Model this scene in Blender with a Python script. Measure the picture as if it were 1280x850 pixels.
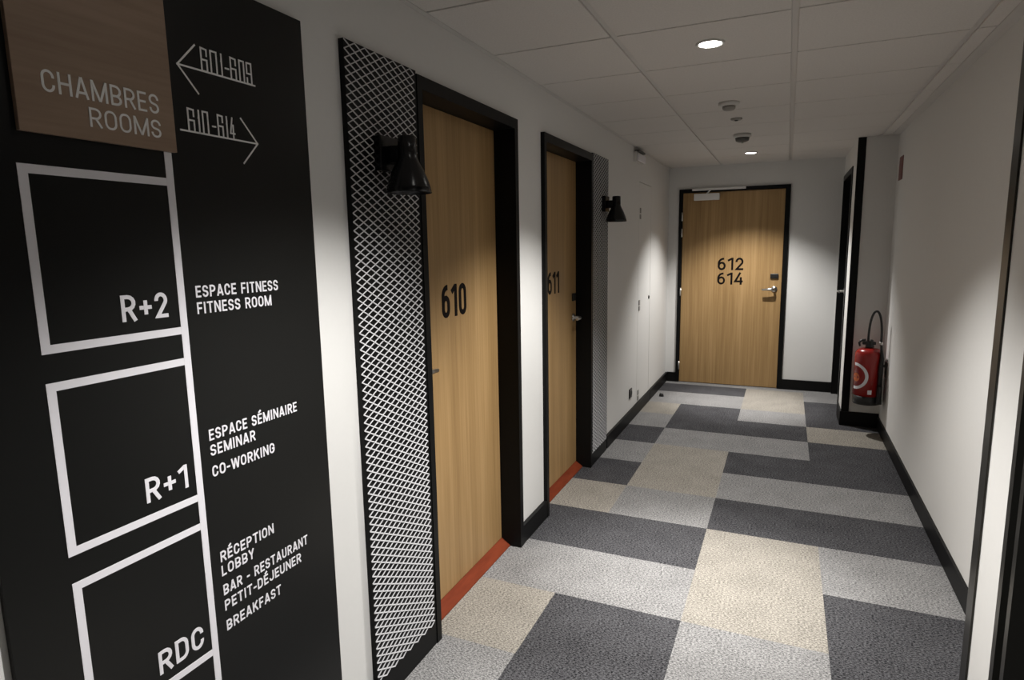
import bpy, bmesh, math, random
from mathutils import Vector, Matrix
random.seed(7)
for o in list(bpy.data.objects): bpy.data.objects.remove(o)
S = bpy.context.scene
COL = S.collection

# ------------------------------------------------------------------ camera
CAM_H = 1.5113
yaw, pitch, roll = 0.4194, -0.1499, -0.0167
f = Vector((-math.sin(yaw)*math.cos(pitch), math.cos(yaw)*math.cos(pitch), math.sin(pitch)))
r = Vector((math.cos(yaw), math.sin(yaw), 0)); u = r.cross(f)
r2 = r*math.cos(roll) + u*math.sin(roll); u2 = r2.cross(f)
cd = bpy.data.cameras.new('camera'); cam = bpy.data.objects.new('camera', cd); COL.objects.link(cam)
M = Matrix((r2, u2, -f)).transposed().to_4x4(); M.translation = Vector((0, 0, CAM_H)); cam.matrix_world = M
cd.sensor_width = 36; cd.lens = 769.25/1280*36; cd.clip_start = .03; cd.clip_end = 60
S.camera = cam
# ------------------------------------------------------------------ world, view
w = bpy.data.worlds.new('world'); S.world = w; w.use_nodes = True
w.node_tree.nodes['Background'].inputs[0].default_value = (.8, .82, .9, 1)
w.node_tree.nodes['Background'].inputs[1].default_value = .05
S.view_settings.view_transform = 'Standard'; S.view_settings.look = 'None'
S.view_settings.gamma = 1; S.view_settings.use_curve_mapping = False
S.view_settings.exposure = 0.2
SPOT_W = 195; CORE_W = 260; CORE_ANGLE = 42; SPOT_COL = (1, .985, .955); SPOT_ANGLE = 106; SPOT_BLEND = .62

# ------------------------------------------------------------------ materials
def mat(name, col, rough=.6, metal=0, spec=.5, emit=None, estr=0):
    m = bpy.data.materials.new(name); m.use_nodes = True
    b = m.node_tree.nodes['Principled BSDF']
    b.inputs['Base Color'].default_value = (*col, 1); b.inputs['Roughness'].default_value = rough
    b.inputs['Metallic'].default_value = metal; b.inputs['Specular IOR Level'].default_value = spec
    if emit:
        b.inputs['Emission Color'].default_value = (*emit, 1); b.inputs['Emission Strength'].default_value = estr
    return m
def nodes(m): return m.node_tree.nodes, m.node_tree.links, m.node_tree.nodes['Principled BSDF']
def noise_mix(m, c1, c2, scale, lo=.35, hi=.65, detail=4, rough=.6, bump=0, bump_dist=.001):
    N, L, b = nodes(m)
    tc = N.new('ShaderNodeTexCoord'); mp = N.new('ShaderNodeMapping'); nz = N.new('ShaderNodeTexNoise'); cr = N.new('ShaderNodeValToRGB')
    mp.inputs['Scale'].default_value = scale
    nz.inputs['Scale'].default_value = 1; nz.inputs['Detail'].default_value = detail; nz.inputs['Roughness'].default_value = rough
    cr.color_ramp.elements[0].position = lo; cr.color_ramp.elements[0].color = (*c1, 1)
    cr.color_ramp.elements[1].position = hi; cr.color_ramp.elements[1].color = (*c2, 1)
    L.new(tc.outputs['Object'], mp.inputs[0]); L.new(mp.outputs[0], nz.inputs['Vector']); L.new(nz.outputs[0], cr.inputs[0])
    L.new(cr.outputs[0], b.inputs['Base Color'])
    if bump:
        bp = N.new('ShaderNodeBump'); bp.inputs['Strength'].default_value = bump; bp.inputs['Distance'].default_value = bump_dist
        L.new(nz.outputs[0], bp.inputs['Height']); L.new(bp.outputs[0], b.inputs['Normal'])
    return m
def wall_mat(name, c):
    return noise_mix(mat(name, c, .75, spec=.25), tuple(v*.985 for v in c), c, (60, 60, 60), .3, .7, bump=.08)
M_WALL = wall_mat('wall_paint', (.73, .72, .70))
M_CEIL = noise_mix(mat('ceiling_tile', (.78, .75, .72), .9, spec=.1), (.64, .615, .59), (.70, .672, .645), (160, 160, 160), .35, .6, bump=.1)
M_BAR = mat('ceiling_bar', (.60, .58, .56), .5, spec=.3)
def wood(name, c_lo, c_mid, c_hi, stretch, coarse):
    m = mat(name, c_mid, .45, spec=.35); N, L, b = nodes(m)
    tc = N.new('ShaderNodeTexCoord')
    def nz(scale, det):
        mp = N.new('ShaderNodeMapping'); mp.inputs['Scale'].default_value = scale
        n = N.new('ShaderNodeTexNoise'); n.inputs['Scale'].default_value = 1; n.inputs['Detail'].default_value = det; n.inputs['Roughness'].default_value = .55
        L.new(tc.outputs['Object'], mp.inputs[0]); L.new(mp.outputs[0], n.inputs['Vector']); return n
    a = nz(stretch, 5); c = nz(coarse, 2)
    mx = N.new('ShaderNodeMix'); mx.data_type = 'FLOAT'; mx.inputs[0].default_value = .5
    L.new(a.outputs[0], mx.inputs[2]); L.new(c.outputs[0], mx.inputs[3])
    cr = N.new('ShaderNodeValToRGB'); e = cr.color_ramp.elements
    e[0].position = .36; e[0].color = (*c_lo, 1); e[1].position = .64; e[1].color = (*c_hi, 1)
    k = cr.color_ramp.elements.new(.5); k.color = (*c_mid, 1)
    L.new(mx.outputs[0], cr.inputs[0]); L.new(cr.outputs[0], b.inputs['Base Color'])
    return m
M_OAK = wood('oak_veneer', (.29, .175, .071), (.365, .226, .096), (.44, .28, .127), (70, 70, 1.6), (14, 14, .35))
M_PLAQUE = wood('plaque_wood', (.27, .18, .125), (.315, .22, .155), (.36, .25, .18), (6, 4, 80), (4, 2, 16))
M_BLACK = mat('black_frame', (.005, .005, .005), .42, spec=.14)
M_BASE = mat('black_skirting', (.006, .006, .006), .45, spec=.15)
M_SIGN = mat('sign_black', (.006, .0062, .0058), .36, spec=.3)
M_WHITE = mat('white_print', (.82, .80, .84), .6)
M_GREYP = mat('pale_print', (.88, .87, .86), .5)
M_NUM = mat('number_vinyl', (.006, .004, .0035), .6, spec=.1)
M_MESH = mat('pale_mesh_metal', (.57, .565, .58), .45, metal=.0, spec=.5)
M_LAMP = mat('black_lacquer', (.005, .005, .0055), .22, spec=.35)
M_STEEL = mat('brushed_steel', (.62, .61, .59), .28, metal=1)
M_STEELP = mat('pale_steel', (.80, .79, .77), .35, metal=0)
M_GUARD = mat('dark_guard_metal', (.035, .034, .030), .3, metal=.7)
M_RED = noise_mix(mat('threshold_stain', (.3, .07, .03), .7, spec=.15), (.135, .024, .008), (.18, .034, .012), (5, 5, 40), .35, .65)
M_EXT = mat('extinguisher_red', (.30, .013, .011), .25, spec=.5)
M_PLASTIC = mat('black_plastic', (.012, .012, .012), .4)
M_PALE = mat('pale_plastic', (.62, .61, .59), .5)
M_GREYPL = mat('grey_plastic', (.30, .29, .27), .5)
M_DARKGR = mat('dark_grey_plastic', (.09, .09, .085), .5)
M_ORANGE = mat('orange_print', (.55, .12, .03), .5)
M_SIGNRED = mat('sign_red', (.16, .05, .045), .5)
M_GLOW = mat('lamp_glow', (1, 1, 1), .5, emit=(1, .97, .92), estr=25)
M_BULB = mat('bulb_glass', (.8, .8, .78), .3)
M_DARKDOOR = mat('dark_door', (.02, .02, .022), .4)
M_SEAM = mat('dark_seam', (.03, .03, .03), .8)
def carpet(name, lo, hi):
    m = mat(name, hi, 1, spec=.05); N, L, b = nodes(m)
    tc = N.new('ShaderNodeTexCoord')
    n1 = N.new('ShaderNodeTexNoise'); n1.inputs['Scale'].default_value = 170; n1.inputs['Detail'].default_value = 2; n1.inputs['Roughness'].default_value = .8
    n2 = N.new('ShaderNodeTexNoise'); n2.inputs['Scale'].default_value = 7; n2.inputs['Detail'].default_value = 3
    mp = N.new('ShaderNodeMapping'); mp.inputs['Scale'].default_value = (.62, 1.25, 1); L.new(tc.outputs['Object'], mp.inputs[0]); L.new(mp.outputs[0], n1.inputs['Vector']); L.new(tc.outputs['Object'], n2.inputs['Vector'])
    mx = N.new('ShaderNodeMix'); mx.data_type = 'FLOAT'; mx.inputs[0].default_value = .08
    L.new(n1.outputs[0], mx.inputs[2]); L.new(n2.outputs[0], mx.inputs[3])
    cr = N.new('ShaderNodeValToRGB'); e = cr.color_ramp.elements
    e[0].position = .40; e[0].color = (*lo, 1); e[1].position = .60; e[1].color = (*hi, 1)
    L.new(mx.outputs[0], cr.inputs[0]); L.new(cr.outputs[0], b.inputs['Base Color'])
    bp = N.new('ShaderNodeBump'); bp.inputs['Strength'].default_value = .22; bp.inputs['Distance'].default_value = .004
    L.new(n1.outputs[0], bp.inputs['Height']); L.new(bp.outputs[0], b.inputs['Normal'])
    return m
C_D = carpet('carpet_charcoal', (.007, .007, .008), (.108, .106, .112))
C_L = carpet('carpet_pale_grey', (.08, .078, .078), (.325, .318, .313))
C_B = carpet('carpet_beige', (.115, .106, .092), (.37, .340, .297))

# ------------------------------------------------------------------ mesh helpers
class MB:
    """collects shapes in world coordinates and links them as one mesh object"""
    def __init__(s): s.bm = bmesh.new()
    def _new(s, vs, fs, mi=0):
        V = [s.bm.verts.new(v) for v in vs]
        for fc in fs:
            q = s.bm.faces.new([V[i] for i in fc]); q.material_index = mi
        return V
    def box(s, x0, x1, y0, y1, z0, z1, bev=0, mi=0):
        t = bmesh.new()
        vs = [t.verts.new(p) for p in ((x0,y0,z0),(x1,y0,z0),(x1,y1,z0),(x0,y1,z0),(x0,y0,z1),(x1,y0,z1),(x1,y1,z1),(x0,y1,z1))]
        for fc in ((0,3,2,1),(4,5,6,7),(0,1,5,4),(1,2,6,5),(2,3,7,6),(3,0,4,7)): t.faces.new([vs[i] for i in fc])
        if bev: bmesh.ops.bevel(t, geom=t.edges[:], offset=bev, segments=2, profile=.5, affect='EDGES')
        s._merge(t, mi); return s
    def _merge(s, t, mi=0):
        mp = {v: s.bm.verts.new(v.co) for v in t.verts}
        for fc in t.faces:
            q = s.bm.faces.new([mp[v] for v in fc.verts]); q.material_index = mi; q.smooth = fc.smooth
        t.free()
    def prism(s, pts, axis, a0, a1, mi=0):
        """pts: outline in the two other axes (cyclic order after axis), extruded a0..a1"""
        n = len(pts)
        def P(p, a):
            return {0: (a, p[0], p[1]), 1: (p[0], a, p[1]), 2: (p[0], p[1], a)}[axis]
        s._new([P(p, a0) for p in pts] + [P(p, a1) for p in pts],
               [tuple(range(n))[::-1], tuple(range(n, 2*n))] + [(i, (i+1) % n, n+(i+1) % n, n+i) for i in range(n)], mi)
        return s
    def lathe(s, c, prof, axis=Vector((0,0,1)), n=32, smooth=True, closed=False):
        """prof: (radius, height) pairs along axis from c"""
        axis = Vector(axis).normalized(); a = axis.orthogonal().normalized(); b = axis.cross(a); c = Vector(c)
        rings = []
        for rr, h in prof:
            if rr < 1e-6: rings.append([s.bm.verts.new(c + axis*h)])
            else: rings.append([s.bm.verts.new(c + axis*h + (a*math.cos(2*math.pi*i/n) + b*math.sin(2*math.pi*i/n))*rr) for i in range(n)])
        pr = list(zip(rings[:-1], rings[1:]))
        if closed: pr.append((rings[-1], rings[0]))
        for A, B in pr:
            for i in range(n):
                j = (i+1) % n
                if len(A) == 1 and len(B) == 1: continue
                q = (A[0], B[j], B[i]) if len(A) == 1 else (A[i], A[j], B[0]) if len(B) == 1 else (A[i], A[j], B[j], B[i])
                fc = s.bm.faces.new(q); fc.smooth = smooth
        return s
    def tube(s, pts, rad, n=10, caps=True):
        pts = [Vector(p) for p in pts]; rings = []; ref = None
        for i, p in enumerate(pts):
            d = (pts[min(i+1, len(pts)-1)] - pts[max(i-1, 0)]).normalized()
            if ref is None: ref = d.orthogonal().normalized()
            ref = (ref - d*ref.dot(d)).normalized(); b = d.cross(ref)
            rr = rad[i] if isinstance(rad, (list, tuple)) else rad
            rings.append([s.bm.verts.new(p + (ref*math.cos(2*math.pi*k/n) + b*math.sin(2*math.pi*k/n))*rr) for k in range(n)])
        for A, B in zip(rings[:-1], rings[1:]):
            for k in range(n):
                fc = s.bm.faces.new((A[k], A[(k+1) % n], B[(k+1) % n], B[k])); fc.smooth = True
        if caps:
            s.bm.faces.new(rings[0][::-1]); s.bm.faces.new(rings[-1])
        return s
    def bar(s, p, q, wdt, thk, nrm, mi=0):
        """flat bar from p to q, width in plane, thickness along nrm"""
        p = Vector(p); q = Vector(q); d = (q-p).normalized(); nrm = Vector(nrm).normalized(); sd = d.cross(nrm).normalized()
        vs = []
        for e in (p, q):
            for a, b in ((-1,-1),(1,-1),(1,1),(-1,1)): vs.append(e + sd*a*wdt/2 + nrm*b*thk/2)
        s._new(vs, [(0,1,2,3),(7,6,5,4),(0,4,5,1),(1,5,6,2),(2,6,7,3),(3,7,4,0)], mi); return s
    def build(s, name, m, parent=None):
        bmesh.ops.recalc_face_normals(s.bm, faces=s.bm.faces[:])
        off = parent_loc(parent)
        if off.length: bmesh.ops.translate(s.bm, verts=s.bm.verts[:], vec=-off)
        me = bpy.data.meshes.new(name); s.bm.to_mesh(me); s.bm.free()
        for k in (m if isinstance(m, (list, tuple)) else [m]): me.materials.append(k)
        o = bpy.data.objects.new(name, me); COL.objects.link(o)
        if parent: o.parent = parent
        return o
def parent_loc(p):
    v = Vector((0,0,0))
    while p: v += Vector(p.location); p = p.parent
    return v
def tag(o, label=None, cat=None, group=None, kind=None):
    if label: o['label'] = label
    if cat: o['category'] = cat
    if group: o['group'] = group
    if kind: o['kind'] = kind
    return o
def thing(name, loc, label, cat, group=None, kind=None):
    o = bpy.data.objects.new(name, None); o.empty_display_size = .05; COL.objects.link(o); o.location = loc
    return tag(o, label, cat, group, kind)
def struct(name, mb, m, label, cat): return tag(mb.build(name, m), label, cat, kind='structure')
def copy_tree(o, parent=None):
    c = o.copy(); COL.objects.link(c)
    if parent: c.parent = parent
    for ch in list(o.children): copy_tree(ch, c)
    return c
def arc(cx, cy, rx, ry, a0, a1, n=7):
    return [(cx + rx*math.cos(math.radians(a0+(a1-a0)*i/n)), cy + ry*math.sin(math.radians(a0+(a1-a0)*i/n))) for i in range(n+1)]
GW = {'I': .16, '1': .35, '-': .30, ' ': .24, 'M': .72, 'W': .78, 'N': .56, 'O': .54, '0': .52, 'C': .52, 'G': .54, 'D': .53, 'E': .45, 'F': .44, 'L': .43, 'T': .50, 'A': .57, 'K': .54, 'Y': .53,
      'S': .50, 'R': .53, 'B': .52, 'P': .52, 'H': .55, 'U': .53, 'J': .47, 'É': .45, '+': .46, '2': .50, '4': .54, '6': .51}
def glyph(c, w, t, asp):
    """strokes of one condensed capital or figure: (points, closed); x runs 0..w, y 0..1"""
    h = t/2; l, r_, b, T = h, w-h, h, 1-h; m = (l+r_)/2; rx = min((r_-l)/2, .24); ry = rx*1.15
    if c == 'I': return [([(w/2, 0), (w/2, 1)], 0)]
    if c == '1': return [([(0, .80-h*.5), (r_-h*.2, T+h*.2)], 0), ([(r_, 0), (r_, 1)], 0)]
    if c == '-': return [([(0, .42), (w, .42)], 0)]
    if c == '+': return [([(0, .47), (w, .47)], 0), ([(w/2, .47-w*.55), (w/2, .47+w*.55)], 0)]
    box_ = lambda y0, y1, q: arc(r_-rx, y1-q, rx, q, 0, 90) + arc(l+rx, y1-q, rx, q, 90, 180) + arc(l+rx, y0+q, rx, q, 180, 270) + arc(r_-rx, y0+q, rx, q, 270, 360)
    if c in 'O0': return [(box_(b, T, ry), 1)]
    if c in 'CG':
        p = [(r_, T-ry-.03)] + arc(r_-rx, T-ry, rx, ry, 0, 90) + arc(l+rx, T-ry, rx, ry, 90, 180) + arc(l+rx, b+ry, rx, ry, 180, 270) + arc(r_-rx, b+ry, rx, ry, 270, 360) + ([(r_, b+ry+.03)] if c == 'C' else [(r_, .47), (m, .47)])
        return [(p, 0)]
    if c == 'D': return [([(l, b), (l, T)] + arc(r_-rx, T-ry, rx, ry, 90, 0) + arc(r_-rx, b+ry, rx, ry, 0, -90), 1)]
    if c in 'EÉ':
        o = [([(w, T), (l, T), (l, b), (w, b)], 0), ([(l, .51), (w*.9, .51)], 0)]
        return o + ([([(w*.30, 1.09), (w*.80, 1.30)], 0)] if c == 'É' else [])
    if c == 'F': return [([(w, T), (l, T), (l, 0)], 0), ([(l, .48), (w*.9, .48)], 0)]
    if c == 'L': return [([(l, 1), (l, b), (w, b)], 0)]
    if c == 'T': return [([(0, T), (w, T)], 0), ([(m, T), (m, 0)], 0)]
    if c == 'H': return [([(l, 0), (l, 1)], 0), ([(r_, 0), (r_, 1)], 0), ([(l, .51), (r_, .51)], 0)]
    if c == 'A': return [([(h*.8, 0), (m-h*.12, 1)], 0), ([(w-h*.8, 0), (m+h*.12, 1)], 0), ([(w*.20, .27), (w*.80, .27)], 0)]
    if c == 'N': return [([(l, 0), (l, 1)], 0), ([(r_, 0), (r_, 1)], 0), ([(l*.9, 1-h*.3), (w-l*.9, h*.3)], 0)]
    if c == 'M': return [([(l, 0), (l, 1)], 0), ([(r_, 0), (r_, 1)], 0), ([(l, 1-h*.4), (m, h*.4)], 0), ([(r_, 1-h*.4), (m, h*.4)], 0)]
    if c == 'W': return [([(h*.7, 1), (w*.27, 0)], 0), ([(w*.27, 0), (m, .95)], 0), ([(m, .95), (w*.73, 0)], 0), ([(w*.73, 0), (w-h*.7, 1)], 0)]
    if c == 'K': return [([(l, 0), (l, 1)], 0), ([(l, .38), (w-h*.9, 1)], 0), ([(w*.42, .56), (w-h*.7, 0)], 0)]
    if c == 'Y': return [([(h*.8, 1), (m, .42)], 0), ([(w-h*.8, 1), (m, .42)], 0), ([(m, .47), (m, 0)], 0)]
    if c == 'U': return [([(l, 1)] + arc(l+rx, b+ry, rx, ry, 180, 270) + arc(r_-rx, b+ry, rx, ry, 270, 360) + [(r_, 1)], 0)]
    if c == 'J': return [([(r_, 1)] + arc(r_-rx, b+ry, rx, ry, 0, -90) + arc(l+rx, b+ry, rx, ry, 270, 180) + [(l, b+ry+.02)], 0)]
    if c in 'PRB':
        y = .46; q = (T-y)/2; qx = min(q, (r_-l)*.7)
        top = [(l, y), (l, T)] + arc(r_-qx, T-q, qx, q, 90, -90)
        o = [(top, 1), ([(l, 0), (l, 1)], 0)]
        if c == 'R': o.append(([(w*.50, y), (w-h*.7, 0)], 0))
        if c == 'B': q2 = (y-b)/2 + .0; o.append(([(l, b), (l, y)] + arc(r_-qx, b+q2, qx, q2, 90, -90), 1))
        return o
    if c == 'S':
        q = (T-.5)/2; q1 = (.5-b)/2
        return [([(r_, .70)] + arc(r_-rx, T-q, rx, q, 0, 90) + arc(l+rx, T-q, rx, q, 90, 235) + arc(r_-rx, b+q1, rx, q1, 55, -90) + arc(l+rx, b+q1, rx, q1, 270, 180) + [(l, .30)], 0)]
    if c == '6':
        y = .60; q = min(ry, (y-b)/2)
        return [(box_(b, y, q), 1), ([(l, .34), (l, T-ry*1.4)] + arc(r_-rx*.3, T-ry*1.4, r_-rx*.3-l, ry*1.4, 180, 88, 9), 0)]
    if c == '2': return [([(l, T-ry-.02)] + arc(l+rx, T-ry, rx, ry, 180, 90) + arc(r_-rx, T-ry, rx, ry, 90, -25) + [(l+h*.3, b), (w, b)], 0)]
    if c == '4': return [([(w*.68, 1), (l*.7, .27), (w, .27)], 0), ([(w*.76, .62), (w*.76, 0)], 0)]
    return []
def letters(parent, name, s, m, frame, u0, u1, v0, cap, t, thick=.0008, label=None, gap=.13):
    """lettering as raised strokes; frame = (origin, U, V, N); u0..u1 wide, baseline v0, capital height cap, stroke t*cap"""
    O, U, V, Nn = [Vector(q) for q in frame]
    tot = sum(GW[c] for c in s); gaps = gap*(len(s)-1)
    k = ((u1-u0)/cap)/(tot + gaps)                     # horizontal stretch of letters and gaps, not of the strokes
    q = MB(); x = 0
    for c in s:
        w_ = GW[c]*k
        if c == 'I': w_ = max(w_, t)
        for si, (pts, closed) in enumerate(glyph(c, w_, t, 1)):
            th_ = thick*(1+.3*si)
            P = [Vector((x+a, b)) for a, b in pts]
            P = [p for i, p in enumerate(P) if i == 0 or (p-P[i-1]).length > 1e-4]
            if closed and (P[0]-P[-1]).length < 1e-4: P.pop()
            n = len(P); L_, R_ = [], []
            for i, p in enumerate(P):
                a = P[i-1] if (i or closed) else None; b = P[(i+1) % n] if (i < n-1 or closed) else None
                d0 = (p-a).normalized() if a is not None else (b-p).normalized()
                d1 = (b-p).normalized() if b is not None else d0
                n0 = Vector((-d0.y, d0.x)); n1 = Vector((-d1.y, d1.x)); mm = n0+n1
                mm = mm.normalized() if mm.length > 1e-3 else n0
                ln_ = min(1/max(mm.dot(n0), .3), 2.2)*t/2
                L_.append(p + mm*ln_); R_.append(p - mm*ln_)
            W = lambda p, e: O + U*(u0 + p.x*cap) + V*(v0 + p.y*cap) + Nn*e
            A0 = [q.bm.verts.new(W(p, 0)) for p in L_]; B0 = [q.bm.verts.new(W(p, 0)) for p in R_]
            A1 = [q.bm.verts.new(W(p, th_)) for p in L_]; B1 = [q.bm.verts.new(W(p, th_)) for p in R_]
            for i in range(n if closed else n-1):
                j = (i+1) % n
                for fc in ((A1[i], B1[i], B1[j], A1[j]), (A0[i], A1[i], A1[j], A0[j]), (B0[i], B0[j], B1[j], B1[i])): q.bm.faces.new(fc)
            if not closed:
                q.bm.faces.new((A0[0], B0[0], B1[0], A1[0])); q.bm.faces.new((A0[-1], A1[-1], B1[-1], B0[-1]))
        x += w_ + gap*k
    o = q.build(name, m, parent)
    if label: o['label'] = label
    return o

# ------------------------------------------------------------------ dimensions of the corridor (metres)
XL, XR, ZC, YE = -1.190, .741, 2.312, 6.8786
F = XL + .022                                         # face of door frames, mesh panels and skirting on the left
XB, YB = .4706, 5.6562                                # projecting block at the far right
XN, YN = .57, 2.2                                     # nearer wall nib at the right
Y0 = -2.4
D1 = (1.868, 2.728); D2 = (3.072, 3.955); DT = 2.094   # outer frames of the two room doors
CL = (5.41, 5.935); CLZ = (.10, 2.05)                  # service cupboard door

# ------------------------------------------------------------------ setting
fl = MB()
xs = [XL-.3, -.868, -.328, .208, XR+.3]
ys = [Y0-.2, -1.21, -.76, -.32, .13, .575, 1.025, 1.475, 1.925, 2.37, 2.80, 3.26, 3.70, 4.15, 4.605, 5.05, 5.48, 5.89, 6.375, 6.76, YE+.25]
rows = ['LDLB','BLDL','LDDL','DLLB','LBDL','DLLD','LDBL','LDLD', 'BDLD','LLBD','DDBL','BLDD','DBLL','LBDD','DLLD','LDDB','BDLD','LLBD','DDBL','LLLL']
k = {'D': 0, 'L': 1, 'B': 2}
for j, rw in enumerate(rows):
    for i, ch in enumerate(rw):
        x0, x1 = xs[i], xs[i+1]
        fl.box(x0, x1, ys[j], ys[j+1], -.06, 0, mi=k[ch])
struct('floor', fl, [C_D, C_L, C_B], 'corridor carpet of large charcoal, pale grey and beige rectangles', 'floor')

wl = MB()
def wall_x(mb, xa, xb, y0, y1, z1, holes):
    """wall slab along y with holes (y0, y1, z0, z1)"""
    y = y0
    for h in holes:
        mb.box(xa, xb, y, h[0], 0, z1)
        mb.box(xa, xb, h[0], h[1], h[3], z1)
        if h[2] > 0: mb.box(xa, xb, h[0], h[1], 0, h[2])
        y = h[1]
    mb.box(xa, xb, y, y1, 0, z1)
wall_x(wl, XL-.25, XL, Y0, YE, ZC+.1, [(D1[0], D1[1], 0, DT), (D2[0], D2[1], 0, DT), (CL[0], CL[1], CLZ[0], CLZ[1])])
struct('wall_left', wl, M_WALL, 'long white corridor wall carrying the black sign and the two room doors', 'wall')
ED = (-1.079, .005, 2.085)
we = MB()
we.box(XL-.25, ED[0], YE, YE+.22, 0, ZC+.1).box(ED[1], XR+.25, YE, YE+.22, 0, ZC+.1).box(ED[0], ED[1], YE, YE+.22, ED[2], ZC+.1)
struct('wall_end', we, M_WALL, 'white wall closing the corridor around the far oak door', 'wall')
wr = MB(); wr.box(XR, XR+.25, YN, YE, 0, ZC+.1)
struct('wall_right', wr, M_WALL, 'bare white wall on the right with light scallops', 'wall')
SD = (5.965, 6.862, 2.13)
wf = MB(); wall_x(wf, XB, XR, YB, YE, ZC+.1, [(SD[0], SD[1], 0, SD[2])])
struct('wall_right_far', wf, M_WALL, 'white block jutting out behind the fire extinguisher', 'wall')
ND = (.95, 1.925, 2.1)
wn = MB(); wall_x(wn, XN, XR+.25, Y0, YN, ZC+.1, [(ND[0], ND[1], 0, ND[2])])
struct('wall_right_near', wn, M_WALL, 'narrow white wall end at the right edge beyond the black strip', 'wall')
wb = MB(); wb.box(XL-.25, XR+.25, Y0-.2, Y0, 0, ZC+.1)
struct('wall_rear', wb, M_WALL, 'white wall closing the corridor behind', 'wall')

# ceiling: tiles, slots and the recessed bars between their rows
ce = MB()
cx = [XL, -.657, -.012, .620, XR]
cy0, cp = 3.03-.54*10, .54
for i in range(4):
    a, b = cx[i] + (.012 if i else 0), cx[i+1] - (.012 if i < 3 else 0)
    for j in range(20):
        ya, yb = max(cy0 + cp*j + .0045, Y0), min(cy0 + cp*(j+1) - .0045, YE)
        if yb - ya > .02: ce.box(a, b, ya, yb, ZC, ZC+.02, bev=.0025)
ce.box(XL, XR, Y0, YE, ZC+.021, ZC+.08)
struct('ceiling', ce, M_CEIL, 'suspended ceiling of pale tiles', 'ceiling')
cb = MB()
for x in cx[1:4]: cb.box(x-.012, x+.012, Y0, YE, ZC+.009, ZC+.0205)
struct('trim_1', cb, M_BAR, 'pale metal bars running between the ceiling tile rows', 'trim')
ct = MB(); ct.box(XR-.05, XR, YN, YB, ZC-.004, ZC-.0005); ct.box(XL, XL+.022, Y0, YE, ZC-.003, ZC-.0005)
struct('trim_2', ct, M_BAR, 'pale edge strips where the ceiling meets the side walls', 'trim')

bl = MB()
BH = .098
bl.box(XL, XL+.02, Y0, D1[0]-.37, 0, BH).box(XL, F-.002, D1[1]+.001, D2[0]-.001, 0, BH)
bl.box(XL, F-.004, 4.357, CL[1]+.004, 0, BH).box(XL, F-.004, CL[1]+.012, YE, 0, BH)
struct('baseboard_left', bl, M_BASE, 'black skirting along the foot of the left wall', 'skirting')
be = MB(); be.box(F, ED[0], YE-.018, YE, 0, BH+.006).box(ED[1], XB, YE-.018, YE, 0, BH+.006)
struct('baseboard_end', be, M_BASE, 'black skirting either side of the far oak door', 'skirting')
br = MB(); br.box(XR-.012, XR, YN, YB-.014, 0, BH)
br.box(XB-.012, XR, YB-.014, YB, 0, .118).box(XB-.012, XB, YB, SD[0], 0, .118).box(XN-.012, XN, ND[1], YN-.065, 0, BH).box(XN-.012, XN, Y0, ND[0], 0, BH)
struct('baseboard_right', br, M_BASE, 'black skirting along the foot of the right walls', 'skirting')
g1 = MB(); g1.box(XB-.004, XB+.053, YB-.006, YB-.0005, .118, ZC-.001)
struct('trim_3', g1, M_BLACK, 'black corner strip on the jutting block beside the fire extinguisher', 'trim')
g2 = MB(); g2.box(XN-.006, XN-.0005, YN-.058, YN+.004, 0, ZC-.001, bev=.002)
struct('trim_4', g2, M_GUARD, 'dark metal corner strip standing full height at the right edge', 'trim')

# ------------------------------------------------------------------ room doors 610 and 611
def lever(parent, x, y, z, dy, label='steel lever handle'):
    """rose plus lever on a door in the left wall (pointing dy along y)"""
    mb = MB(); mb.lathe((x, y, z), [(0, 0), (.026, 0), (.026, .006), (.024, .008), (.011, .008), (.010, .045), (0, .045)], (1,0,0), 24)
    mb.tube([(x+.04, y, z), (x+.052, y+dy*.008, z), (x+.055, y+dy*.03, z), (x+.055, y+dy*.085, z-.002)], [.010, .0105, .010, .008], 12)
    return tag(mb.build('door_handle', M_STEEL, parent), label)
FL = ((0,0,0), (0,1,0), (0,0,1), (1,0,0))
def frameL(x): return ((x, 0, 0), (0,1,0), (0,0,1), (1,0,0))
XS = XL - .085                                         # face of the oak leaves
def room_door(nm, D, label, num, nu, nb, hy, hdir):
    t = thing(nm, (XL, (D[0]+D[1])/2, 0), label, 'door', kind='structure')
    jl, jr = D[0]+.032, D[1]-.037; jt = DT-.045
    fr = MB()
    fr.box(XL-.155, F, D[0], jl, 0, DT).box(XL-.155, F, jr, D[1], 0, DT).box(XL-.155, F, jl, jr, jt, DT)
    fr.box(XS-.058, XS-.042, jl, jl+.015, .037, jt).box(XS-.058, XS-.042, jr-.015, jr, .037, jt).box(XS-.058, XS-.042, jl, jr, jt-.015, jt)
    fr.build('door_frame', M_BLACK, t)
    lf = MB(); lf.box(XS-.04, XS, jl+.002, jr-.002, .0375, jt-.002, bev=.0015); leaf = lf.build('door_leaf', M_OAK, t)
    th = MB(); th.prism([(XL-.155, 0), (-1.2286, 0), (-1.2286, .004), (XS, .036), (XL-.155, .036)], 1, jl, jr)
    tag(th.build('threshold', M_RED, t), 'red brown wooden threshold')
    letters(t, 'room_number', num, M_NUM, frameL(XS), nu[0], nu[1], nb[0], nb[1]-nb[0], .162, label='black number %s' % num)
    lever(t, XS, hy, 1.045, hdir)
    rd = MB(); rd.box(XS, XS+.012, hy-.026, hy+.026, 1.155, 1.205, bev=.004); tag(rd.build('card_reader', M_PLASTIC, t), 'black card reader')
    return t
room_door('door_1', D1, 'nearer oak door numbered 610 in a deep black frame', '610', (2.165, 2.375), (1.226, 1.362), 1.938, 1)
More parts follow.
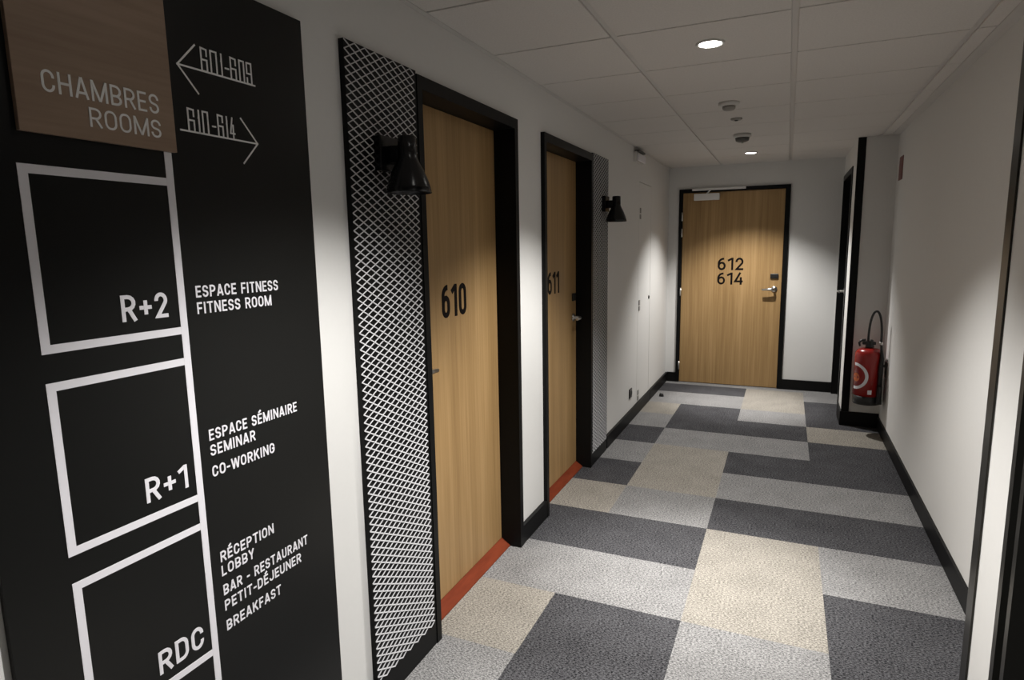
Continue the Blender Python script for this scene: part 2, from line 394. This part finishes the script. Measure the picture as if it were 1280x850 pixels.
room_door('door_2', D2, 'farther oak door numbered 611 in a deep black frame', '611', (3.385, 3.585), (1.228, 1.360), 3.855, -1)

# ------------------------------------------------------------------ end door 612 / 614
t = thing('door_3', ((ED[0]+ED[1])/2, YE, 0), 'oak door numbered 612 and 614 at the far end of the corridor', 'door', kind='structure')
fr = MB(); fo = YE-.020
fr.box(ED[0], ED[0]+.036, fo, YE+.1, 0, ED[2]).box(ED[1]-.044, ED[1], fo, YE+.1, 0, ED[2]).box(ED[0]+.036, ED[1]-.044, fo, YE+.1, ED[2]-.036, ED[2])
fr.box(ED[0]+.036, ED[1]-.044, YE+.05, YE+.06, 0, ED[2]-.036)
fr.build('door_frame', M_BLACK, t)
lf = MB(); lf.box(ED[0]+.039, ED[1]-.047, YE-.002, YE+.04, .006, ED[2]-.039, bev=.0015); lf.build('door_leaf', M_OAK, t)
FE = ((0, YE-.002, 0), (1,0,0), (0,0,1), (0,-1,0))
letters(t, 'room_number', '612', M_NUM, FE, -.668, -.413, 1.233, .130, .158, label='black number 612')
letters(t, 'room_number', '614', M_NUM, FE, -.668, -.413, 1.082, .126, .158, label='black number 614')
hb = MB(); hx, hz, hy = -.108, 1.04, YE-.002
hb.lathe((hx, hy, hz), [(0, 0), (.03, 0), (.03, .007), (.027, .010), (.012, .010), (.011, .05), (0, .05)], (0,-1,0), 24)
hb.tube([(hx, hy-.045, hz), (hx-.008, hy-.058, hz), (hx-.03, hy-.062, hz), (hx-.115, hy-.062, hz-.004)], [.013, .0145, .014, .011], 12)
tag(hb.build('door_handle', M_STEEL, t), 'steel lever handle')
rd = MB(); rd.box(-.150, -.072, YE-.02, YE-.002, 1.150, 1.198, bev=.006); tag(rd.build('card_reader', M_PLASTIC, t), 'black card reader')
cb2 = MB(); cb2.box(-.945, -.415, YE-.044, fo, 2.062, 2.084, bev=.003); tag(cb2.build('closer_rail', M_STEELP, t), 'pale metal closer rail')
cc = MB(); cc.box(-.925, -.668, YE-.055, YE-.002, 1.962, 2.030, bev=.006); tag(cc.build('door_closer', M_STEELP, t), 'pale metal door closer box')
ca = MB(); ca.bar((-.80, YE-.034, 2.026), (-.76, YE-.034, 2.066), .014, .006, (0,1,0)); ca.build('closer_arm', M_STEELP, t)
for z in (1.80, 1.63, 1.0, .19):
    h = MB(); h.lathe((ED[0]+.037, fo-.005, z-.045), [(0, 0), (.008, 0), (.008, .09), (0, .09)], (0,0,1), 12); tag(h.build('hinge', M_STEEL, t), 'pale metal hinge')

# ------------------------------------------------------------------ dark side door on the block and dark doorway at the right edge
t = thing('door_4', (XB, (SD[0]+SD[1])/2, 0), 'narrow dark door seen edge on beside the far oak door', 'door', kind='structure')
fr = MB(); fr.box(XB-.008, XB+.12, SD[0], SD[0]+.05, 0, SD[2]).box(XB-.008, XB+.12, SD[1]-.05, SD[1], 0, SD[2]).box(XB-.008, XB+.12, SD[0]+.05, SD[1]-.05, SD[2]-.05, SD[2])
fr.build('door_frame', M_BLACK, t)
lf = MB(); lf.box(XB+.05, XB+.09, SD[0]+.052, SD[1]-.052, .005, SD[2]-.052); lf.build('door_leaf', M_DARKDOOR, t)
hb = MB(); hb.lathe((XB+.05, 6.70, 1.04), [(0, 0), (.026, 0), (.026, .008), (.011, .008), (.01, .05), (0, .05)], (-1,0,0), 20)
hb.tube([(XB+.005, 6.70, 1.04), (XB-.006, 6.692, 1.04), (XB-.006, 6.58, 1.038)], [.01, .0105, .009], 12)
tag(hb.build('door_handle', M_STEEL, t), 'steel lever handle')
t = thing('door_5', (XN, (ND[0]+ND[1])/2, 0), 'black doorway cut off by the right edge next to the narrow white wall end', 'door', kind='structure')
fr = MB()
for ya, yb, x0 in ((ND[1]-.028, ND[1], XN-.012), (ND[1]-.06, ND[1]-.028, XN+.004), (ND[1]-.085, ND[1]-.06, XN-.006)):
    fr.box(x0, XN+.14, ya, yb, 0, ND[2])
fr.box(XN-.012, XN+.14, ND[0], ND[0]+.08, 0, ND[2]).box(XN-.012, XN+.14, ND[0]+.08, ND[1]-.085, ND[2]-.08, ND[2])
fr.build('door_frame', M_GUARD, t)
lf = MB(); lf.box(XN+.06, XN+.10, ND[0]+.082, ND[1]-.087, .005, ND[2]-.082); lf.build('door_leaf', M_DARKDOOR, t)

# ------------------------------------------------------------------ flush service cupboard in the left wall
t = thing('door_6', (XL, (CL[0]+CL[1])/2, 0), 'white flush cupboard door in the left wall near the far end', 'door', kind='structure')
lf = MB(); lf.box(XL-.022, XL-.0005, CL[0]+.007, CL[1]-.004, CLZ[0]+.001, CLZ[1]-.005, bev=.001); lf.build('door_leaf', M_WALL, t)
bk = MB(); bk.box(XL-.06, XL-.024, CL[0], CL[1], CLZ[0], CLZ[1]); tag(bk.build('door_frame', M_SEAM, t), 'dark seam around the door')
for z in (1.785, .98, .16):
    h = MB(); h.box(XL-.0005, XL+.006, CL[0]+.035, CL[0]+.075, z, z+.045, bev=.002); h.box(XL-.0005, XL+.006, CL[0]+.035, CL[0]+.075, z-.05, z-.01, bev=.002)
    tag(h.build('hinge', M_GREYPL, t), 'grey metal hinge')
kh = MB(); kh.lathe((XL-.0005, 5.875, 1.02), [(0, 0), (.016, 0), (.016, .006), (.013, .008), (0, .008)], (1,0,0), 18); tag(kh.build('lock', M_PLASTIC, t), 'small black lock')

# ------------------------------------------------------------------ directory sign
XP = XL + .012
sg = thing('directory_sign', (XL, .93, .12), 'tall black directory sign board with white lettering and a wooden plaque', 'sign')
p = MB(); p.box(XL, XP, .526, 1.333, .12, 2.098, bev=.0008); p.build('panel', M_SIGN, sg)
p = MB(); p.box(XP, XP+.010, .638, .929, 1.7165, 2.098, bev=.001); pq = tag(p.build('plaque', M_PLAQUE, sg), 'brown wooden plaque')
FQ = frameL(XP+.010); FS = frameL(XP)
letters(pq, 'lettering', 'CHAMBRES', M_GREYP, FQ, 0.6805, 0.8959, 1.7866, 0.037, .115, label='pale lettering CHAMBRES')
letters(pq, 'lettering', 'ROOMS', M_GREYP, FQ, 0.7549, 0.8959, 1.7401, 0.0345, .115, label='pale lettering ROOMS')
ln = MB(); ln.box(XP, XP+.001, 0.9052, 0.9218, .16, 1.7163); tag(ln.build('riser_line', M_WHITE, sg), 'white upright line')
bw = .0155
for zt, zb, nm in ((1.6637, 1.3387, 'R+2'), (1.2868, 0.9617, 'R+1'), (0.9098, 0.5848, 'RDC')):
    q = MB(); q.box(XP, XP+.001, 0.6315, 0.6315+bw, zb, zt).box(XP, XP+.001, 0.6315+bw, 0.905, zt-bw, zt).box(XP, XP+.001, 0.6315+bw, 0.905, zb, zb+bw)
    tag(q.build('level_box', M_WHITE, sg), 'white outlined box for floor ' + nm)
letters(sg, 'lettering', 'R+2', M_WHITE, FS, 0.7803, 0.8792, 1.3788, .052, .15, label='white lettering R+2')
letters(sg, 'lettering', 'R+1', M_WHITE, FS, 0.7892, 0.8861, 1.0029, .052, .15, label='white lettering R+1')
letters(sg, 'lettering', 'RDC', M_WHITE, FS, 0.7764, 0.8861, 0.623, .052, .15, label='white lettering RDC')
for s_, u1, v in (('ESPACE FITNESS', 1.1886, 1.4131), ('FITNESS ROOM', 1.1632, 1.3769), ('ESPACE SÉMINAIRE', 1.2239, 1.088), ('SEMINAR', 1.079, 1.0518), ('CO-WORKING', 1.1367, 1.0019), ('RÉCEPTION', 1.1132, 0.7933), ('LOBBY', 1.0457, 0.7581), ('BAR - RESTAURANT', 1.2288, 0.7101), ('PETIT-DÉJEUNER', 1.2004, 0.6709), ('BREAKFAST', 1.122, 0.62)):
    letters(sg, 'lettering', s_, M_WHITE, FS, .949, u1, v, .0258, .155, label='white lettering ' + s_)
def strokes(name, polys, label, sw=.0036):
    q = MB(); k_ = 0
    for pl in polys:
        for (a, b) in zip(pl[:-1], pl[1:]):
            k_ = (k_+1) % 7; e = .0004 + .00006*k_
            A, B = Vector((XP+e, *a)), Vector((XP+e, *b)); d = (B-A).normalized()*sw*.45
            q.bar(A-d, B+d, sw, .0008, (1,0,0))
    return tag(q.build(name, M_GREYP, sg), label)
def digit(c, x0, x1, z0, h):
    P = lambda a, b: (x0 + (x1-x0)*a, z0 + h*b)
    if c == '6': return [[P(1,.70), P(1,.97), P(0,1), P(0,0), P(1,0), P(1,.5), P(0,.5)]]
    if c == '0': return [[P(0,0), P(0,1), P(1,1), P(1,0), P(0,0)]]
    if c == '9': return [[P(0,.28), P(0,.02), P(1,0), P(1,1), P(0,1), P(0,.5), P(1,.5)]]
    if c == '1': return [[P(.55,.66), P(1,.80)], [P(1,1), P(1,0)]]
    if c == '-': return [[P(0,.42), P(1,.42)]]
    if c == '4': return [[P(.62,1), P(0,.27), P(1.1,.27)], [P(.75,.66), P(.75,0)]]
def number(s_, spans, sc, z0, h):
    out = []
    for c, (a, b) in zip(s_, spans): out += digit(c, sc(a)+.0018, sc(b)-.0018, z0, h)
    return out
sc1 = lambda x: 1.0143 + (x-365)/(1055-365)*0.142
pl = number('601-609', ((365,450),(485,575),(612,640),(670,730),(745,830),(865,945),(970,1050)), sc1, 1.9007, .047)
strokes('arrow_lettering', pl, 'pale lettering 601-609')
strokes('arrow', [[(1.1622, 1.9007), (0.9556, 1.8997)], [(1.0016, 1.9487), (0.9556, 1.8997), (1.0016, 1.8498)]], 'pale arrow pointing left')
sc2 = lambda x: 0.9683 + (x-178)/(790-178)*0.1234
pl = number('610-614', ((178,265),(300,328),(360,440),(480,535),(555,635),(665,693),(720,790)), sc2, 1.767, .047)
strokes('arrow_lettering', pl, 'pale lettering 610-614')
strokes('arrow', [[(0.9497, 1.767), (1.1573, 1.7666)], [(1.1113, 1.8175), (1.1573, 1.7666), (1.1113, 1.7166)]], 'pale arrow pointing right')

# ------------------------------------------------------------------ expanded metal panels
def mesh_panel(y0, y1, my0, my1, label):
    t = thing('mesh_panel', (XL, (y0+y1)/2, 0), label, 'wall panel', 'expanded metal panels beside the room doors')
    b = MB(); b.box(XL+.0005, F-.003, y0, y1, 0, 2.103, bev=.001); b.build('backing_board', M_BLACK, t)
    m = MB(); LW = .0455; z0, z1 = .092, 2.1; rows_ = 79; SW = (z1-z0)/rows_
    n = int((my1-my0)/(LW/2))
    xf = F - .0011; tilt = Vector((1, 0, .42)).normalized()
    step = (my1-my0)/n
    for r_ in range(rows_+1):
        zc = z0 + r_*SW
        for i in range(n):
            ya, yb = my0 + i*step, my0 + (i+1)*step
            for sgn in (0, 1):
                if r_ == 0 and sgn == 1: continue
                if r_ == rows_ and sgn == 0: continue
                up = SW/2 if sgn == 0 else -SW/2
                za, zb = (zc, zc+up) if i % 2 == 0 else (zc+up, zc)
                if max(za, zb) > z1 + .002: continue
                m.bar((xf, ya-.0006, za), (xf, yb+.0006, zb), .0030 if zb > za else .0041, .0022, tilt)
    tag(m.build('expanded_mesh', M_MESH, t), 'pale diamond pattern expanded metal')
    return t
mp1 = mesh_panel(1.493, D1[0]-.001, 1.4935, 1.852, 'large black panel faced with pale diamond mesh left of door 610')
mp2 = copy_tree(mp1); mp2.location.y = D2[1] + .002 + (D1[0]-1.494)/2
tag(mp2, 'farther black panel faced with pale diamond mesh right of door 611')

# ------------------------------------------------------------------ wall lamps
def sconce(yc, zc, label):
    t = thing('wall_lamp', (F, yc, zc), label, 'wall lamp', 'black cone wall lamps on the mesh panels')
    q = MB(); q.box(F-.001, F+.026, yc-.05, yc+.05, zc-.055, zc+.05, bev=.004); q.build('mounting_plate', M_LAMP, t)
    X = F + .088
    q = MB(); q.box(F+.026, X-.02, yc-.022, yc+.022, zc-.032, zc+.020, bev=.004); q.build('arm', M_LAMP, t)
    zt = zc + .047
    prof = [(0, 0), (.024, 0), (.028, -.003), (.0285, -.045), (.0290, -.062), (.036, -.078), (.050, -.105), (.060, -.130), (.067, -.152), (.071, -.170), (.070, -.1705), (.066, -.152), (.058, -.130), (.047, -.105), (.033, -.080), (.026, -.064), (.026, -.02), (0, -.02)]
    q = MB(); q.lathe((X, yc, zt), prof, (0,0,1), 48); q.build('lamp_shade', M_LAMP, t)
    q = MB(); q.lathe((X, yc, zt), [(0, -.021), (.014, -.021), (.014, -.05), (.022, -.075), (.027, -.10), (.022, -.122), (0, -.13)], (0,0,1), 24); q.build('bulb', M_BULB, t)
    return t
s1 = sconce(1.658, 1.805, 'large black cone wall lamp on the mesh panel left of door 610')
s2 = copy_tree(s1); s2.location = (F, 4.207, 1.795); tag(s2, 'small black cone wall lamp on the mesh panel right of door 611')

# ------------------------------------------------------------------ downlights
def downlight(x, y, label):
    t = thing('downlight', (x, y, ZC), label, 'ceiling light', 'round recessed downlights in the ceiling')
    q = MB(); q.lathe((x, y, ZC), [(.044, 0), (.056, 0), (.057, -.002), (.054, -.006), (.046, -.006), (.044, -.003)], (0,0,1), 40, closed=True); q.build('trim_ring', M_PALE, t)
    q = MB(); q.lathe((x, y, ZC), [(0, -.0035), (.044, -.0035), (.044, -.001), (0, -.001)], (0,0,1), 40); tag(q.build('lens', M_GLOW, t), 'glowing white lens')
    for nm, e, ang, bl in (('lamp_light', SPOT_W, SPOT_ANGLE, SPOT_BLEND), ('lamp_light', CORE_W, CORE_ANGLE, 1.0)):   # wide beam and its brighter core
        ld = bpy.data.lights.new(nm, 'SPOT'); ld.energy = e; ld.color = SPOT_COL; ld.spot_size = math.radians(ang); ld.spot_blend = bl; ld.shadow_soft_size = .03
        lo = bpy.data.objects.new(nm, ld); COL.objects.link(lo); lo.parent = t; lo.location = (0, 0, -.012)
    return t
d1 = downlight(-.323, 2.74, 'nearer glowing round downlight in the ceiling')
for y, lb in ((6.08, 'farther glowing round downlight in the ceiling before the far oak door'), (1.25, 'glowing round downlight in the ceiling by the directory sign')):
    c = copy_tree(d1); c.location = (-.34, y, ZC); tag(c, lb)
    if y > 3:
        for ch in c.children:
            if ch.type == 'LIGHT': ch.data = ch.data.copy(); ch.data.energy *= .82

# ------------------------------------------------------------------ ceiling detectors
t = thing('smoke_detector', (-.346, 3.90, ZC), 'round pale smoke detector in the ceiling just beyond the nearer downlight', 'smoke detector')
q = MB(); q.lathe((-.346, 3.90, ZC), [(0, 0), (.058, 0), (.058, -.012), (.05, -.018), (.036, -.020), (0, -.020)], (0,0,1), 36); q.build('base', M_PALE, t)
q = MB(); q.lathe((-.346, 3.90, ZC), [(0, -.0205), (.036, -.0205), (.036, -.032), (.028, -.042), (0, -.044)], (0,0,1), 32); tag(q.build('sensor_head', M_GREYPL, t), 'grey sensor head')
t = thing('ceiling_sensor', (-.342, 4.40, ZC), 'small flat grey sensor in the ceiling between the two round detectors', 'sensor')
q = MB(); q.lathe((-.342, 4.40, ZC), [(0, 0), (.036, 0), (.036, -.006), (.030, -.011), (0, -.011)], (0,0,1), 30); q.build('cover', M_GREYPL, t)
q = MB(); q.lathe((-.342, 4.40, ZC-.0112), [(0, 0), (.012, 0), (.010, -.005), (0, -.006)], (0,0,1), 20); q.build('eye', M_DARKGR, t)
t = thing('smoke_alarm', (-.345, 5.04, ZC), 'round alarm with a dark underside in the ceiling before the farther downlight', 'smoke detector')
q = MB(); q.lathe((-.345, 5.04, ZC), [(0, 0), (.062, 0), (.064, -.016), (.058, -.026), (0, -.026)], (0,0,1), 36); q.build('base', M_PALE, t)
q = MB(); q.lathe((-.345, 5.04, ZC), [(0, -.0265), (.050, -.0265), (.046, -.048), (.030, -.056), (0, -.056)], (0,0,1), 36); tag(q.build('sensor_head', M_DARKGR, t), 'dark sensor head')
q = MB(); q.lathe((-.345, 5.04, ZC), [(0, -.0565), (.010, -.0565), (.009, -.066), (0, -.068)], (0,0,1), 16); tag(q.build('tip', M_PALE, t), 'pale tip')

# ------------------------------------------------------------------ small wall fittings
t = thing('emergency_light', (XL, 5.30, 2.24), 'small pale box under the ceiling on the left wall', 'emergency light')
q = MB(); q.box(XL, XL+.028, 5.18, 5.45, 2.19, 2.27, bev=.004); q.build('housing', M_PALE, t)
q = MB(); q.box(XL+.028, XL+.048, 5.19, 5.44, 2.197, 2.255, bev=.008); tag(q.build('diffuser', M_WHITE, t), 'whitish lens')
q = MB(); q.box(XL+.004, XL+.044, 5.20, 5.43, 2.271, 2.285, bev=.002); tag(q.build('top_bracket', M_DARKGR, t), 'dark bracket')
t = thing('wall_socket', (XL, 5.16, .24), 'black power socket low on the left wall beside the cupboard door', 'socket')
q = MB(); q.box(XL, XL+.009, 5.115, 5.20, .203, .285, bev=.003); q.build('plate', M_PLASTIC, t)
q = MB(); q.lathe((XL+.009, 5.1575, .244), [(.030, 0), (.030, .004), (.026, .004), (.024, 0)], (1,0,0), 28); q.build('rim', M_DARKGR, t)
t = thing('door_stop', (-1.095, 6.13, 0), 'small black door stop on the carpet near the far oak door', 'door stop')
q = MB(); q.lathe((-1.095, 6.13, 0), [(0, 0), (.024, 0), (.024, .006), (.018, .026), (.012, .032), (0, .033)], (0,0,1), 24); q.build('stopper', M_PLASTIC, t)
q = MB(); q.lathe((-1.095, 6.13, .034), [(0, 0), (.005, 0), (.004, .003), (0, .003)], (0,0,1), 12); q.build('screw', M_STEEL, t)

t = thing('extinguisher_sign', (XR, 5.45, 2.04), 'small dark red sign plate on the right wall above the fire extinguisher', 'sign')
q = MB(); q.box(XR-.005, XR-.0002, 5.37, 5.52, 1.955, 2.125, bev=.001); q.build('plate', M_SIGNRED, t)

# ------------------------------------------------------------------ fire extinguisher
EX, EY, EZ, ER = .621, 5.46, .245, .098
t = thing('fire_extinguisher', (EX, EY, EZ), 'red fire extinguisher with a looped black hose hung low on the right wall', 'fire extinguisher')
q = MB(); q.lathe((EX, EY, EZ), [(0, .070), (ER, .070), (ER, .385), (ER*.97, .405), (ER*.86, .424), (ER*.62, .437), (.032, .443), (0, .443)], (0,0,1), 48); body = q.build('cylinder', M_EXT, t)
q = MB(); q.lathe((EX, EY, EZ), [(0, .0), (ER*.93, 0), (ER*.99, .008), (ER*1.0, .03), (ER*1.02, .0695), (0, .0695)], (0,0,1), 48); tag(q.build('base_skirt', M_PLASTIC, t), 'black base')
q = MB(); q.lathe((EX, EY, EZ), [(0, .4435), (.030, .4435), (.030, .462), (.024, .466), (.024, .500), (.018, .508), (0, .508)], (0,0,1), 28)
q.box(EX-.052, EX+.040, EY-.020, EY+.020, EZ+.468, EZ+.492, bev=.005); vh = tag(q.build('valve_head', M_PLASTIC, t), 'black valve head')
q = MB(); q.tube([(EX-.03, EY, EZ+.505), (EX-.06, EY-.004, EZ+.500), (EX-.075, EY-.01, EZ+.480), (EX-.068, EY-.012, EZ+.455)], [.009, .009, .008, .007], 10); tag(q.build('carry_handle', M_PLASTIC, t), 'black carrying handle')
q = MB(); q.lathe((EX-.012, EY-.028, EZ+.50), [(0, 0), (.011, 0), (.011, .022), (.007, .028), (0, .028)], (0,0,1), 16); tag(q.build('safety_pin', M_STEEL, t), 'pale metal pin')
hp = []
for i in range(41):
    s_ = i/40
    a = math.pi*s_
    # from the valve up into a loop and down along the wall side
    x = EX - .018 + .085*(1-math.cos(a))/2
    z = EZ + .500 + .235*math.sin(a)**.75
    hp.append((x, EY - .045 - .02*s_, z))
ex_ = hp[-1]
hp += [(ex_[0]+.004, ex_[1]-.004, EZ+.44), (EX+.078, EY-.082, EZ+.38), (EX+.074, EY-.090, EZ+.30), (EX+.074, EY-.090, EZ+.14)]
q = MB(); q.tube(hp, [.0085]*41+[.010, .014, .016, .016], 12); tag(q.build('hose', M_PLASTIC, t), 'looped black hose')
q = MB(); q.tube([(EX+.074, EY-.092, EZ+.16), (EX+.074, EY-.092, EZ+.06), (EX+.074, EY-.092, EZ+.02)], [.018, .019, .022], 14); tag(q.build('nozzle', M_PLASTIC, t), 'black nozzle')
q = MB(); q.lathe((ex_[0]-.001, ex_[1], EZ+.478), [(.0085, 0), (.0125, 0), (.0125, .022), (.0085, .022)], (0,0,1), 16, closed=True); tag(q.build('hose_collar', M_STEEL, t), 'pale metal collar')
# printed label: a white arc, an orange spot and a small white square wrapped on the cylinder
def on_cyl(phi, z, off=.0009):
    return Vector((EX + (ER+off)*math.cos(phi), EY + (ER+off)*math.sin(phi), EZ + z))
view = math.atan2(0-EY, 0-EX)                           # towards the corridor
def ring_patch(name, cz_, r0, r1, a0, a1, phic, m, label, n=28):
    q = MB(); ins, outs = [], []
    for i in range(n+1):
        a = a0 + (a1-a0)*i/n
        for rr, L_ in ((r0, ins), (r1, outs)):
            L_.append(q.bm.verts.new(on_cyl(phic + rr*math.cos(a)/ER, cz_ + rr*math.sin(a))))
    for i in range(n): q.bm.faces.new((ins[i], ins[i+1], outs[i+1], outs[i]))
    return tag(q.build(name, m, body), label)
ring_patch('label_arc', .225, .082, .104, math.radians(-100), math.radians(100), view-1.0, M_WHITE, 'white arc')
ring_patch('label_spot', .215, .001, .034, 0, 2*math.pi, view-.93, M_ORANGE, 'orange spot')
q = MB(); n = 6
for i in range(n):
    p0, p1 = view+.06 + .28*i/n, view+.06 + .28*(i+1)/n
    q._new([on_cyl(p0, .09), on_cyl(p1, .09), on_cyl(p1, .124), on_cyl(p0, .124)], [(0,1,2,3)])
tag(q.build('label_square', M_WHITE, body), 'small white square')
q = MB(); q.box(XR-.008, XR-.0002, 5.41, 5.47, EZ+.22, EZ+.34, bev=.002)
q.box(EX+ER-.006, XR-.008, 5.43, 5.45, EZ+.30, EZ+.315).bar((XR-.012, 5.44, EZ+.30), (XR-.012, 5.44, EZ+.36), .018, .004, (1,0,0))
tag(q.build('wall_bracket', M_DARKGR, t), 'grey wall bracket')
